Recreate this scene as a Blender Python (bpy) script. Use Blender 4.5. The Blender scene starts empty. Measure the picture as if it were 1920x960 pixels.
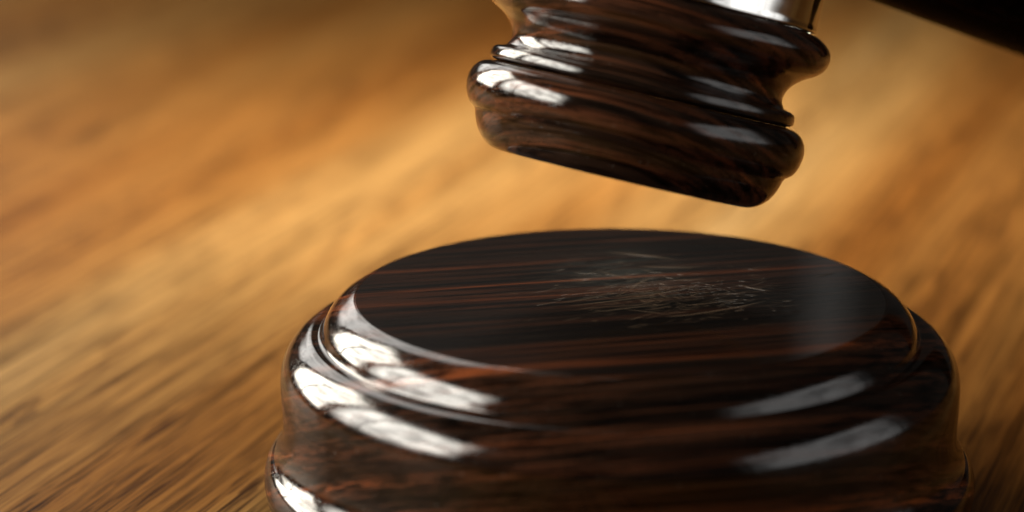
import bpy, math, random
import numpy as np
from mathutils import Vector, Matrix

R = math.radians
scene = bpy.context.scene
C = scene.collection
MM = 0.001

# ------------------------------------------------------------------ camera
PITCH = R(15.3)
W = Vector((0, math.cos(PITCH), -math.sin(PITCH)))      # view direction
UP = Vector((0, math.sin(PITCH), math.cos(PITCH)))
RT = Vector((1, 0, 0))
DIST = 0.402
BLOCK_H = 0.034
CAM = Vector((0, 0, BLOCK_H)) - W*DIST - RT*DIST*.0379 + UP*DIST*.0139
cd = bpy.data.cameras.new('camera')
cd.lens = 100; cd.sensor_width = 36; cd.clip_start = 0.01; cd.clip_end = 50
cd.dof.use_dof = True; cd.dof.focus_distance = DIST + 0.001; cd.dof.aperture_fstop = 10.5
cam = bpy.data.objects.new('camera', cd); C.objects.link(cam)
cam.location = CAM; cam.rotation_euler = (math.pi/2 - PITCH, 0, 0)
scene.camera = cam

# ------------------------------------------------------------------ world, dim room
wd = bpy.data.worlds.new('World'); scene.world = wd; wd.use_nodes = True
bg = wd.node_tree.nodes['Background']
bg.inputs[0].default_value = (0.9, 0.8, 0.7, 1); bg.inputs[1].default_value = 0.02

# ------------------------------------------------------------------ lamps
def area(name, loc, aim, sx, sy, radiance, col, bars=(), blot=0.5, seed=0.0, soft=.10, spread=180, softv=None):
    """a window, also used for added fill lights: soft edged, crossed by glazing bars, uneven daylight behind it"""
    l = bpy.data.lights.new(name, 'AREA'); l.shape = 'RECTANGLE'; l.size = sx; l.size_y = sy
    l.energy = radiance*math.pi*sx*sy; l.color = col; l.spread = R(spread)
    o = bpy.data.objects.new(name, l); C.objects.link(o)
    o.location = loc
    o.rotation_euler = (Vector(aim) - Vector(loc)).to_track_quat('-Z', 'Y').to_euler()
    l.use_nodes = True; nt = l.node_tree; em = nt.nodes['Emission']; N = nt.nodes.new
    geo = N('ShaderNodeNewGeometry'); sep = N('ShaderNodeSeparateXYZ'); nt.links.new(geo.outputs['Parametric'], sep.inputs[0])
    def mth(op, a, b=0.0, c=0.0):
        n = N('ShaderNodeMath'); n.operation = op
        for k, v in enumerate((a, b, c)):
            if isinstance(v, bpy.types.NodeSocket): nt.links.new(v, n.inputs[k])
            else: n.inputs[k].default_value = v
        return n.outputs[0]
    def step(v, lo, hi):
        n = N('ShaderNodeMapRange'); n.interpolation_type = 'SMOOTHSTEP'; nt.links.new(v, n.inputs[0])
        n.inputs[1].default_value = lo; n.inputs[2].default_value = hi
        return n.outputs[0]
    fac = None
    for ax in (0, 1):
        d = mth('SUBTRACT', .5, mth('ABSOLUTE', mth('SUBTRACT', sep.outputs[ax], .5)))
        e = step(d, 0.0, soft if ax == 0 else (soft*1.3 if softv is None else softv))
        fac = e if fac is None else mth('MULTIPLY', fac, e)
    for ax, pos, w in bars:
        e = step(mth('ABSOLUTE', mth('SUBTRACT', sep.outputs[ax], pos)), w*.5, w)
        fac = mth('MULTIPLY', fac, mth('MULTIPLY_ADD', e, .85, .15))
    mp = N('ShaderNodeMapping'); nt.links.new(geo.outputs['Parametric'], mp.inputs[0])
    mp.inputs[1].default_value = (seed, seed*1.7, seed*.3); mp.inputs[3].default_value = (sx*9, sy*9, 1)
    nz = N('ShaderNodeTexNoise'); nt.links.new(mp.outputs[0], nz.inputs['Vector']); nz.inputs['Scale'].default_value = 1.6
    nz.inputs['Detail'].default_value = 3
    fac = mth('MULTIPLY', fac, mth('MULTIPLY_ADD', step(nz.outputs['Fac'], .36, .60), blot, 1 - blot*.55))
    nt.links.new(fac, em.inputs['Strength'])
    return o
area('window_and_fill', (-0.44, -0.08, 0.235), (0, -0.04, 0.13), 0.54, 0.37, 18, (1, 0.95, 0.85), bars=((0, .30, .018),), blot=.75, seed=.4, soft=.2)
area('window_and_fill', (-0.44, 0.34, 0.25), (0, 0.0, 0.10), 0.30, 0.44, 16, (1, 0.93, 0.80), bars=((0, .45, .035),), blot=.8, seed=2.1)
area('window_and_fill', (-0.27, 0.62, 0.46), (0, 0.0, 0.14), 0.28, 0.72, 2.8, (1, 0.96, 0.90), blot=.7, seed=5.2)
area('window_and_fill', (0.36, -0.16, 0.135), (0, -0.05, 0.08), 0.58, 0.27, 1.2, (1, 0.98, 0.96), bars=((0, .1, .014), (0, .9, .014)), blot=.7, seed=3.3, soft=.3, softv=.12)
area('window_and_fill', (0.128, 0.85, 0.28), (0, 0.1, 0.03), 0.020, 0.20, 0.36, (1, 0.97, 0.92), blot=.4, seed=1.2, soft=.12)
area('pool_fill', (-0.30, 0.06, 0.46), (-0.005, 0.22, 0), 0.20, 0.20, 9.5, (1, 0.98, 0.93), blot=0, spread=28)  # added spot for the bright pool on the table, no actual lamp
area('window_and_fill', (0.04, 0.78, 0.50), (0, 0.15, 0.0), 0.20, 0.22, 2.2, (1, 0.95, 0.84), blot=.3, seed=4.4, soft=.2)  # added back fill for table sheen and scratch glints, not a window

# ------------------------------------------------------------------ view
vs = scene.view_settings
vs.view_transform = 'Standard'; vs.look = 'None'; vs.exposure = 0; vs.gamma = 1; vs.use_curve_mapping = False

# ------------------------------------------------------------------ node helpers
def new_mat(name):
    m = bpy.data.materials.new(name); m.use_nodes = True
    nt = m.node_tree; nt.nodes.clear()
    out = nt.nodes.new('ShaderNodeOutputMaterial'); p = nt.nodes.new('ShaderNodeBsdfPrincipled')
    nt.links.new(p.outputs[0], out.inputs[0])
    return m, nt, p
class NT:
    def __init__(s, nt): s.nt = nt
    def set(s, sock, v):
        if isinstance(v, bpy.types.NodeSocket): s.nt.links.new(v, sock)
        else: sock.default_value = v
    def obj(s): return s.nt.nodes.new('ShaderNodeTexCoord').outputs['Object']
    def map(s, vec, loc=(0, 0, 0), rot=(0, 0, 0), sc=(1, 1, 1)):
        n = s.nt.nodes.new('ShaderNodeMapping'); s.set(n.inputs[0], vec)
        n.inputs[1].default_value = loc; n.inputs[2].default_value = rot; n.inputs[3].default_value = sc
        return n.outputs[0]
    def noise(s, vec, scale=1, detail=4, rough=.55, dist=0, col=False):
        n = s.nt.nodes.new('ShaderNodeTexNoise'); s.set(n.inputs['Vector'], vec)
        n.inputs['Scale'].default_value = scale; n.inputs['Detail'].default_value = detail
        n.inputs['Roughness'].default_value = rough; n.inputs['Distortion'].default_value = dist
        return n.outputs['Color' if col else 'Fac']
    def wave(s, vec, scale, dist, detail=2, dscale=1, drough=.5):
        n = s.nt.nodes.new('ShaderNodeTexWave'); n.bands_direction = 'Y'; n.wave_profile = 'SAW'
        s.set(n.inputs['Vector'], vec)
        for k, v in (('Scale', scale), ('Distortion', dist), ('Detail', detail), ('Detail Scale', dscale), ('Detail Roughness', drough)):
            n.inputs[k].default_value = v
        return n.outputs['Fac']
    def ramp(s, fac, stops, interp='LINEAR'):
        n = s.nt.nodes.new('ShaderNodeValToRGB'); s.set(n.inputs[0], fac); n.color_ramp.interpolation = interp
        e = n.color_ramp.elements
        while len(e) < len(stops): e.new(.5)
        for q, (pos, c) in zip(e, stops):
            q.position = pos; q.color = (c, c, c, 1) if isinstance(c, (int, float)) else (*c, 1)
        return n.outputs[0]
    def math(s, op, a, b=0, clamp=False):
        n = s.nt.nodes.new('ShaderNodeMath'); n.operation = op; n.use_clamp = clamp
        s.set(n.inputs[0], a); s.set(n.inputs[1], b); return n.outputs[0]
    def mix(s, fac, a, b, blend='MIX'):
        n = s.nt.nodes.new('ShaderNodeMix'); n.data_type = 'RGBA'; n.blend_type = blend
        s.set(n.inputs['Factor'], fac)
        for k, v in (('A', a), ('B', b)):
            sock = [i for i in n.inputs if i.name == k and i.type == 'RGBA'][0]
            s.set(sock, v if isinstance(v, bpy.types.NodeSocket) else (*v, 1))
        return [o for o in n.outputs if o.type == 'RGBA'][0]
    def vadd(s, a, b, k):
        n = s.nt.nodes.new('ShaderNodeVectorMath'); n.operation = 'MULTIPLY_ADD'
        s.set(n.inputs[0], b); n.inputs[1].default_value = k; s.set(n.inputs[2], a); return n.outputs[0]
    def attr(s, name):
        n = s.nt.nodes.new('ShaderNodeAttribute'); n.attribute_name = name; return n.outputs['Fac']
    def bump(s, h, strength, dist, normal=None):
        n = s.nt.nodes.new('ShaderNodeBump'); n.inputs['Strength'].default_value = strength
        n.inputs['Distance'].default_value = dist; s.set(n.inputs['Height'], h)
        if normal is not None: s.set(n.inputs['Normal'], normal)
        return n.outputs[0]

def grain(az, tip):
    return tuple((Matrix.Rotation(R(tip), 3, 'X') @ Matrix.Rotation(R(-az), 3, 'Z')).to_euler())
def grain_up(turn):
    return tuple((Matrix.Rotation(R(turn), 3, 'X') @ Matrix.Rotation(R(90), 3, 'Y')).to_euler())
def rosewood(name, rot, seed, worn=False, gain=1.0, coat=1.0, bias=0.0, wav=1.0):
    """dark lacquered rosewood; local X (after rot) is the grain direction"""
    m, nt, p = new_mat(name); t = NT(nt)
    v = t.map(t.obj(), loc=seed, rot=rot)
    warp = t.noise(t.map(v, sc=(8, 36, 26)), detail=1.5, col=True)
    v2 = t.vadd(v, warp, (0, .0026*wav, .002*wav))
    bands = t.noise(t.map(v2, sc=(2.5, 520, 8)), detail=5, rough=.66)
    rings = t.noise(t.map(v2, sc=(1.2, 110, 3)), detail=2, rough=.5)
    fine = t.noise(t.map(v2, sc=(22, 1500, 260)), detail=3, rough=.6)
    pores = t.noise(t.map(v, sc=(130, 2600, 2600)), detail=2)
    f = t.math('ADD', t.math('MULTIPLY', bands, .55), t.math('MULTIPLY', rings, .38))
    f = t.math('ADD', f, t.math('MULTIPLY', fine, .12))
    f = t.math('SUBTRACT', f, bias)
    g = gain
    col = t.ramp(f, [(.36, (.0026, .0018, .0014)), (.48, (.007*g, .0036*g, .0022*g)), (.56, (.027*g, .0086*g, .0037*g)),
                     (.65, (.106*g, .026*g, .0072*g)), (.73, (.039*g, .011*g, .004*g)), (.80, (.006, .0034, .002))])
    dark = t.ramp(fine, [(.38, .12), (.56, 1.1)])
    col = t.mix(1, col, dark, 'MULTIPLY')
    pm = t.ramp(pores, [(.34, 1.0), (.42, 0.0)])
    col = t.mix(t.math('MULTIPLY', pm, .6), col, (.004, .003, .002))
    h = t.math('ADD', t.math('MULTIPLY', fine, .5), t.math('MULTIPLY', pm, -.8))
    rough = .42
    if worn:
        sc = t.attr('scratch'); hz = t.attr('haze_wear')
        blot = t.noise(t.map(v, sc=(160, 420, 420)), detail=4, rough=.7)
        hz = t.math('MULTIPLY', hz, t.ramp(blot, [(.38, 0.15), (.62, 1.0)]))
        col = t.mix(t.math('MULTIPLY', hz, .22), col, (.085, .088, .078))
        col = t.mix(t.math('MULTIPLY', sc, .42, True), col, (.16, .108, .068))
        p.inputs['Coat Weight'].default_value = .22; p.inputs['Coat Roughness'].default_value = .06
        rough = .46
        p.inputs['Specular IOR Level'].default_value = .03
    else:
        p.inputs['Coat Weight'].default_value = coat; t.set(p.inputs['Coat Roughness'], t.ramp(t.noise(t.map(t.obj(), sc=(55, 55, 55)), detail=4, rough=.6), [(.35, .05), (.7, .13)]))
        p.inputs['Coat IOR'].default_value = 1.5
        dust = t.ramp(t.noise(t.map(t.obj(), sc=(1500, 1500, 1500)), detail=1), [(.73, 0.0), (.77, 1.0)])
        col = t.mix(t.math('MULTIPLY', dust, .10), col, (.30, .27, .24))
        wob = t.noise(t.map(t.obj(), sc=(120, 120, 120)), detail=2)
        cn = t.bump(t.math('ADD', wob, t.math('MULTIPLY', h, .10)), .16, .00035)
        nt.links.new(cn, p.inputs['Coat Normal'])
        p.inputs['Specular IOR Level'].default_value = 0
    t.set(p.inputs['Base Color'], col)
    p.inputs['Roughness'].default_value = rough
    nt.links.new(t.bump(h, .35, .0001), p.inputs['Normal'])
    return m

def oak():
    m, nt, p = new_mat('oiled_oak'); t = NT(nt)
    v = t.map(t.obj(), loc=(-.016, .37, 0), rot=(0, 0, R(19)))          # local Y runs along the grain; offset pale band paints the centre glow
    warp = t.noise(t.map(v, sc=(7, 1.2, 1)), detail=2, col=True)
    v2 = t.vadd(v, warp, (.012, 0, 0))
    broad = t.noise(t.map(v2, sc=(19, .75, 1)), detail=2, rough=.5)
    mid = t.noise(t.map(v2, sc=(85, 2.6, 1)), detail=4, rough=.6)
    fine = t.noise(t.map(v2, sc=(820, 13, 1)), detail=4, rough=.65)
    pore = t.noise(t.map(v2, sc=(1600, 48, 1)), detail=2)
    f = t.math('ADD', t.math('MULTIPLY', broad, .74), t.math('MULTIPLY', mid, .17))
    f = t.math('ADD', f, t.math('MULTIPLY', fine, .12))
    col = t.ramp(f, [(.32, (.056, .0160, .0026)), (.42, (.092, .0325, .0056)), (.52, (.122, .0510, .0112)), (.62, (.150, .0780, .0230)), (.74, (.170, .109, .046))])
    pm = t.ramp(pore, [(.43, 1.0), (.47, 0.0)])
    pz = t.ramp(mid, [(.40, 1.0), (.60, .25)])
    pm = t.math('MULTIPLY', pm, pz)
    col = t.mix(t.math('MULTIPLY', pm, .9), col, (.022, .007, .002))
    fm = t.ramp(fine, [(.38, .32), (.58, 1.15)])
    col = t.mix(.8, col, fm, 'MULTIPLY')
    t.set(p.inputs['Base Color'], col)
    p.inputs['Roughness'].default_value = .42
    p.inputs['Specular IOR Level'].default_value = .012
    h = t.math('SUBTRACT', t.math('MULTIPLY', fine, .4), t.math('MULTIPLY', pm, .9))
    nt.links.new(t.bump(h, .18, .00025), p.inputs['Normal'])
    return m

def nickel():
    m, nt, p = new_mat('polished_nickel'); t = NT(nt)
    p.inputs['Metallic'].default_value = 1
    n = t.noise(t.map(t.obj(), sc=(60, 60, 900)), detail=3)
    t.set(p.inputs['Base Color'], t.ramp(n, [(.3, (.80, .80, .78)), (.7, (.87, .87, .85))]))
    t.set(p.inputs['Roughness'], t.ramp(n, [(.3, .07), (.7, .12)]))
    nt.links.new(t.bump(n, .05, .0001), p.inputs['Normal'])
    return m

M_BLOCK = rosewood('rosewood_block', grain(14, -70), (.013, .021, .008), gain=1.7, bias=.022)
M_FACE = rosewood('rosewood_worn_face', grain(14, -70), (.013, .021, .008), worn=True, gain=.72, bias=.024)
M_HEAD = rosewood('rosewood_head', grain(-12, -72), (.4, .27, .113), gain=2.7, bias=.026, wav=1.5)
M_HANDLE = rosewood('rosewood_handle', (0, 0, 0), (.9, .1, .3), gain=.10, coat=.12)
M_OAK = oak(); M_NICKEL = nickel()

# ------------------------------------------------------------------ mesh helpers
def spline(pts, k=7):
    """centripetal-ish Catmull-Rom through the profile points"""
    P = [np.array(q, float) for q in pts]
    P = [2*P[0] - P[1]] + P + [2*P[-1] - P[-2]]
    out = []
    for i in range(1, len(P) - 2):
        p0, p1, p2, p3 = P[i-1:i+3]
        for j in range(k):
            s = j/k
            out.append(.5*((2*p1) + (p2 - p0)*s + (2*p0 - 5*p1 + 4*p2 - p3)*s*s + (3*p1 - p0 - 3*p2 + p3)*s**3))
    out.append(P[-2])
    return [(max(a[0], 0.0), a[1]) for a in out]

def lathe_mesh(name, prof, seg=256, cap0=False, cap1=False):
    V, F = [], []
    cs = [(math.cos(2*math.pi*i/seg), math.sin(2*math.pi*i/seg)) for i in range(seg)]
    for r, z in prof:
        V += [(r*c*MM, r*s*MM, z*MM) for c, s in cs]
    for j in range(len(prof) - 1):
        a, b = j*seg, (j+1)*seg
        for i in range(seg):
            k = (i+1) % seg
            F.append((a+i, a+k, b+k, b+i))
    smooth = [True]*len(F)
    if cap0: F.append(tuple(range(seg-1, -1, -1))); smooth.append(False)
    if cap1: F.append(tuple((len(prof)-1)*seg + i for i in range(seg))); smooth.append(False)
    me = bpy.data.meshes.new(name); me.from_pydata(V, [], F); me.polygons.foreach_set('use_smooth', smooth); me.update()
    return me

def part(name, me, mat, parent=None):
    o = bpy.data.objects.new(name, me); C.objects.link(o)
    me.materials.clear(); me.materials.append(mat)
    o.parent = parent
    return o

def thing(name, label, cat, mw):
    o = bpy.data.objects.new(name, None); C.objects.link(o); o.matrix_world = mw
    o.empty_display_size = .02
    o['label'] = label; o['category'] = cat
    return o

# ------------------------------------------------------------------ table
def table():
    hx0, hx1, hy0, hy1, th, b = -0.95, 0.95, -0.62, 1.05, 0.032, 0.003
    V = []; F = []
    rings = [(0.0, -th), (0.0, -b), (b*.3, -b*.3), (b, 0.0)]
    for ins, z in rings:
        V += [(hx0+ins, hy0+ins, z), (hx1-ins, hy0+ins, z), (hx1-ins, hy1-ins, z), (hx0+ins, hy1-ins, z)]
    for j in range(3):
        for i in range(4):
            k = (i+1) % 4; F.append((j*4+i, j*4+k, j*4+4+k, j*4+4+i))
    F.append((3, 2, 1, 0)); F.append((12, 13, 14, 15))
    me = bpy.data.meshes.new('table_top'); me.from_pydata(V, [], F); me.update()
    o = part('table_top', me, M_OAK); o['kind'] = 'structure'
    o['label'] = 'honey brown oak table top under the sound block, grain running diagonally'
    return o
table()

# ------------------------------------------------------------------ sound block
block = thing('sound_block', 'round dark rosewood sound block with scratched flat top standing on the oak table', 'sound block',
              Matrix.Translation((0, 0, 0)))
H = 34.0
def bp(pts, k=7): return spline([(r, H + z) for r, z in pts], k)
part('rim_moulding', lathe_mesh('rim_moulding', bp([(37.3, 0), (37.75, -.12), (38.7, -.55), (39.9, -1.3), (41.0, -2.4), (41.7, -3.55), (42.0, -4.35), (42.2, -4.8), (42.55, -5.05), (43.1, -5.14)])), M_BLOCK, block)
part('drum', lathe_mesh('drum', bp([(43.1, -5.14), (43.7, -5.22), (44.5, -5.5), (45.7, -6.25), (46.9, -7.6), (47.7, -9.2), (48.05, -11), (48.05, -13.5), (47.9, -16), (47.85, -18.0), (47.95, -19.5), (48.25, -20.8), (48.7, -21.8), (49.2, -22.55)])), M_BLOCK, block)
part('base_bead', lathe_mesh('base_bead', bp([(49.15, -22.6), (49.7, -23.05), (50.25, -23.9), (50.6, -25.2), (50.6, -26.7), (50.15, -28.7), (49.1, -31.0), (47.7, -33.0), (46.6, -34)]), cap1=True), M_BLOCK, block)

def striking_face():
    rng = np.random.default_rng(11)
    NR, NS = 280, 900
    rr = 37.3*(np.arange(1, NR+1)/NR)**.92
    th = np.arange(NS)*2*np.pi/NS
    X = (rr[:, None]*np.cos(th)).ravel(); Y = (rr[:, None]*np.sin(th)).ravel()
    X = np.append(X, 0); Y = np.append(Y, 0)
    Z = np.zeros_like(X); S = np.zeros_like(X); Hz = np.zeros_like(X)
    # shallow dents and scratches left by the gavel
    def stroke(cx, cy, az, L, w, d, bend=0):
        nonlocal Z, S
        c, s = math.cos(az), math.sin(az)
        ax = (X-cx)*c + (Y-cy)*s; ay = -(X-cx)*s + (Y-cy)*c
        ay = ay - bend*ax*ax
        e = np.clip(1 - (np.abs(ax)/(L/2))**2, 0, 1)
        g = np.exp(-(ay/w)**2)*e
        lip = np.exp(-((ay-1.7*w)/w)**2)*e
        Z -= d*g; Z += .45*d*lip
        S = np.maximum(S, lip*min(1, d/.05))
    for i in range(330):                                        # fine scuffs along the grain
        cx, cy = rng.normal(6.5, 9.5), rng.normal(0, 7.5)
        stroke(cx, cy, R(rng.normal(24, 12)), rng.uniform(.8, 5.5), rng.uniform(.07, .14), .04*rng.uniform(.1, 1)**2, rng.normal(0, .05))
    for i in range(170):                                        # the worn core of the strike mark
        cx, cy = rng.normal(7, 6), rng.normal(-1.5, 4.5)
        stroke(cx, cy, R(rng.normal(20, 22)), rng.uniform(.6, 3.5), rng.uniform(.07, .13), .035*rng.uniform(.2, 1)**2, rng.normal(0, .09))
    for i in range(110):                                        # short chips in every direction
        cx, cy = rng.normal(9, 8.5), rng.normal(2, 7.5)
        stroke(cx, cy, R(rng.uniform(-60, 70)), rng.uniform(.5, 2.2), rng.uniform(.08, .22), .045*rng.uniform(.1, 1)**1.5, rng.normal(0, .06))
    for i in range(26):
        cx, cy = rng.normal(17, 4), rng.normal(3, 6)
        stroke(cx, cy, R(rng.normal(-35, 18)), rng.uniform(1.5, 4), rng.uniform(.1, .2), rng.uniform(.008, .03), rng.normal(0, .04))
    for i in range(14):                                         # crescents struck by the edge of the gavel face
        stroke(rng.normal(8, 7), rng.normal(2, 7), R(rng.normal(15, 30)), rng.uniform(5, 12), rng.uniform(.15, .4), rng.uniform(.01, .03), rng.choice([-1, 1])*rng.uniform(.018, .03))
    stroke(14, -7.5, R(30), 17, .20, .05, .010); stroke(4, 21, R(-22), 11, .35, .04, -.01)
    stroke(-1, -3, R(24), 15, .16, .04, .004); stroke(1, -6.5, R(22), 13, .15, .04, -.004)
    stroke(6, 1, R(30), 11, .18, .045, .006); stroke(19, 3.5, R(-38), 6, .22, .05, .03)
    for i in range(70):
        cx, cy, rad = rng.normal(5, 9), rng.normal(2, 9), rng.uniform(.5, 2.2)
        Z -= rng.uniform(.004, .022)*np.exp(-((X-cx)**2 + (Y-cy)**2)/rad**2)
    Hz = np.exp(-(((X-1)/8)**2 + ((Y-11)/11)**2))
    V = np.stack([X*MM, Y*MM, (H + Z)*MM], 1)
    F = []
    for j in range(NR-1):
        a = j*NS + np.arange(NS); b = j*NS + (np.arange(NS)+1) % NS
        F.append(np.stack([a, a+NS, b+NS, b], 1))
    F = np.concatenate(F).tolist()
    n = len(V) - 1
    F += [(n, i, (i+1) % NS) for i in range(NS)]
    me = bpy.data.meshes.new('striking_face'); me.from_pydata(V.tolist(), [], F)
    me.polygons.foreach_set('use_smooth', [True]*len(F))
    for nm, arr in (('scratch', S), ('haze_wear', Hz)):
        at = me.attributes.new(nm, 'FLOAT', 'POINT'); at.data.foreach_set('value', arr.astype(np.float32))
    me.update()
    o = part('striking_face', me, M_FACE, block)
    o['label'] = 'matt flat top of the block with pale scratches and dents'
striking_face()

# ------------------------------------------------------------------ gavel
ROLL = R(13.2); LEAN = R(3.4)
ax0 = UP*math.cos(ROLL) + RT*math.sin(ROLL)
xl = (RT*math.cos(ROLL) - UP*math.sin(ROLL)).normalized()
zl = (ax0*math.cos(LEAN) - W*math.sin(LEAN)).normalized()
yl = zl.cross(xl).normalized()
bead = Vector((0, 0, BLOCK_H)) + RT*(28*MM/13.136) + UP*(329*MM/13.136)
TC = 33.7                                                     # head middle above the lower bead, mm
TB = -8.6
org = bead + zl*TB*MM
mw = Matrix((xl, yl, zl)).transposed().to_4x4(); mw.translation = org
gavel = thing('gavel', 'dark rosewood gavel with polished metal band raised above the sound block, held at a tilt', 'gavel', mw)
def sq(z): return z if z < 6 else 6 + (z - 6)*.93
def gp(pts, k=7): return spline([(r, sq(z) - TB) for r, z in pts], k)
cap = gp([(18.2, -8.6), (18.7, -8.55), (19.6, -8.15), (20.6, -7.35), (21.4, -6.3), (21.95, -5.1), (22.2, -4.3), (22.32, -3.85), (22.55, -3.5)])
fbead = gp([(22.52, -3.5), (22.9, -3.25), (23.5, -2.7), (24.05, -1.6), (24.35, 0), (24.2, 1.3), (23.65, 2.4), (22.9, 3.05), (22.0, 3.4), (21.0, 3.55)])
ring = gp([(21.0, 3.6), (21.6, 3.78), (21.95, 4.15), (21.95, 4.8), (21.75, 5.4), (21.2, 5.75), (20.5, 5.85)])
neck = gp([(20.6, 5.86), (20.1, 6.1), (19.75, 6.7), (19.6, 7.5), (19.85, 8.6), (20.6, 9.8), (21.8, 10.85), (22.95, 11.55), (23.95, 12.35), (24.6, 13.35), (24.85, 14.5), (24.7, 15.5), (24.15, 16.35), (23.3, 17.1), (22.65, 17.5), (22.35, 17.62), (21.5, 17.65), (21.2, 17.9)])
mid = TC - TB
def flip(prof): return [(r, 2*mid - z) for r, z in prof][::-1]
for up in (False, True):
    f = flip if up else (lambda q: q)
    end = part('head_end', lathe_mesh('head_end', f(neck)), M_HEAD, gavel)
    part('face_cap', lathe_mesh('face_cap', f(cap), cap0=not up, cap1=up), M_HEAD, end)
    part('face_bead', lathe_mesh('face_bead', f(fbead)), M_HEAD, end)
    part('collar_ring', lathe_mesh('collar_ring', f(ring)), M_HEAD, end)
z0, z1 = sq(17.95) - TB, 2*mid - (sq(17.95) - TB)
b = part('metal_band', lathe_mesh('metal_band', [(21.4, z0), (21.85, z0), (22.02, z0+.1), (22.08, z0+.3), (22.0, z0+.55), (22.0, z0+1.2), (22.0, mid), (22.0, z1-1.2), (22.0, z1-.55), (22.08, z1-.3), (22.02, z1-.1), (21.85, z1), (21.4, z1)]), M_NICKEL, gavel)
b['label'] = 'polished silver metal band around the middle of the head'
# handle, perpendicular to the head, running away to the right
PHI = R(42)
hp = spline([(7.3, 20.0), (7.5, 24), (8.05, 36), (8.75, 52), (9.9, 78), (11.0, 110), (11.6, 145), (11.2, 168), (9.6, 186), (7.6, 196), (8.2, 203), (9.6, 208), (9.2, 214), (5.5, 218), (0.4, 219)], 6)
me = lathe_mesh('handle', hp, 96, cap0=True, cap1=True)
h = part('handle', me, M_HANDLE, gavel)
h.matrix_parent_inverse = Matrix.Identity(4)
h.matrix_local = Matrix.Translation((0, 0, mid*MM)) @ Matrix.Rotation(PHI, 4, 'Z') @ Matrix.Rotation(math.pi/2, 4, 'Y')
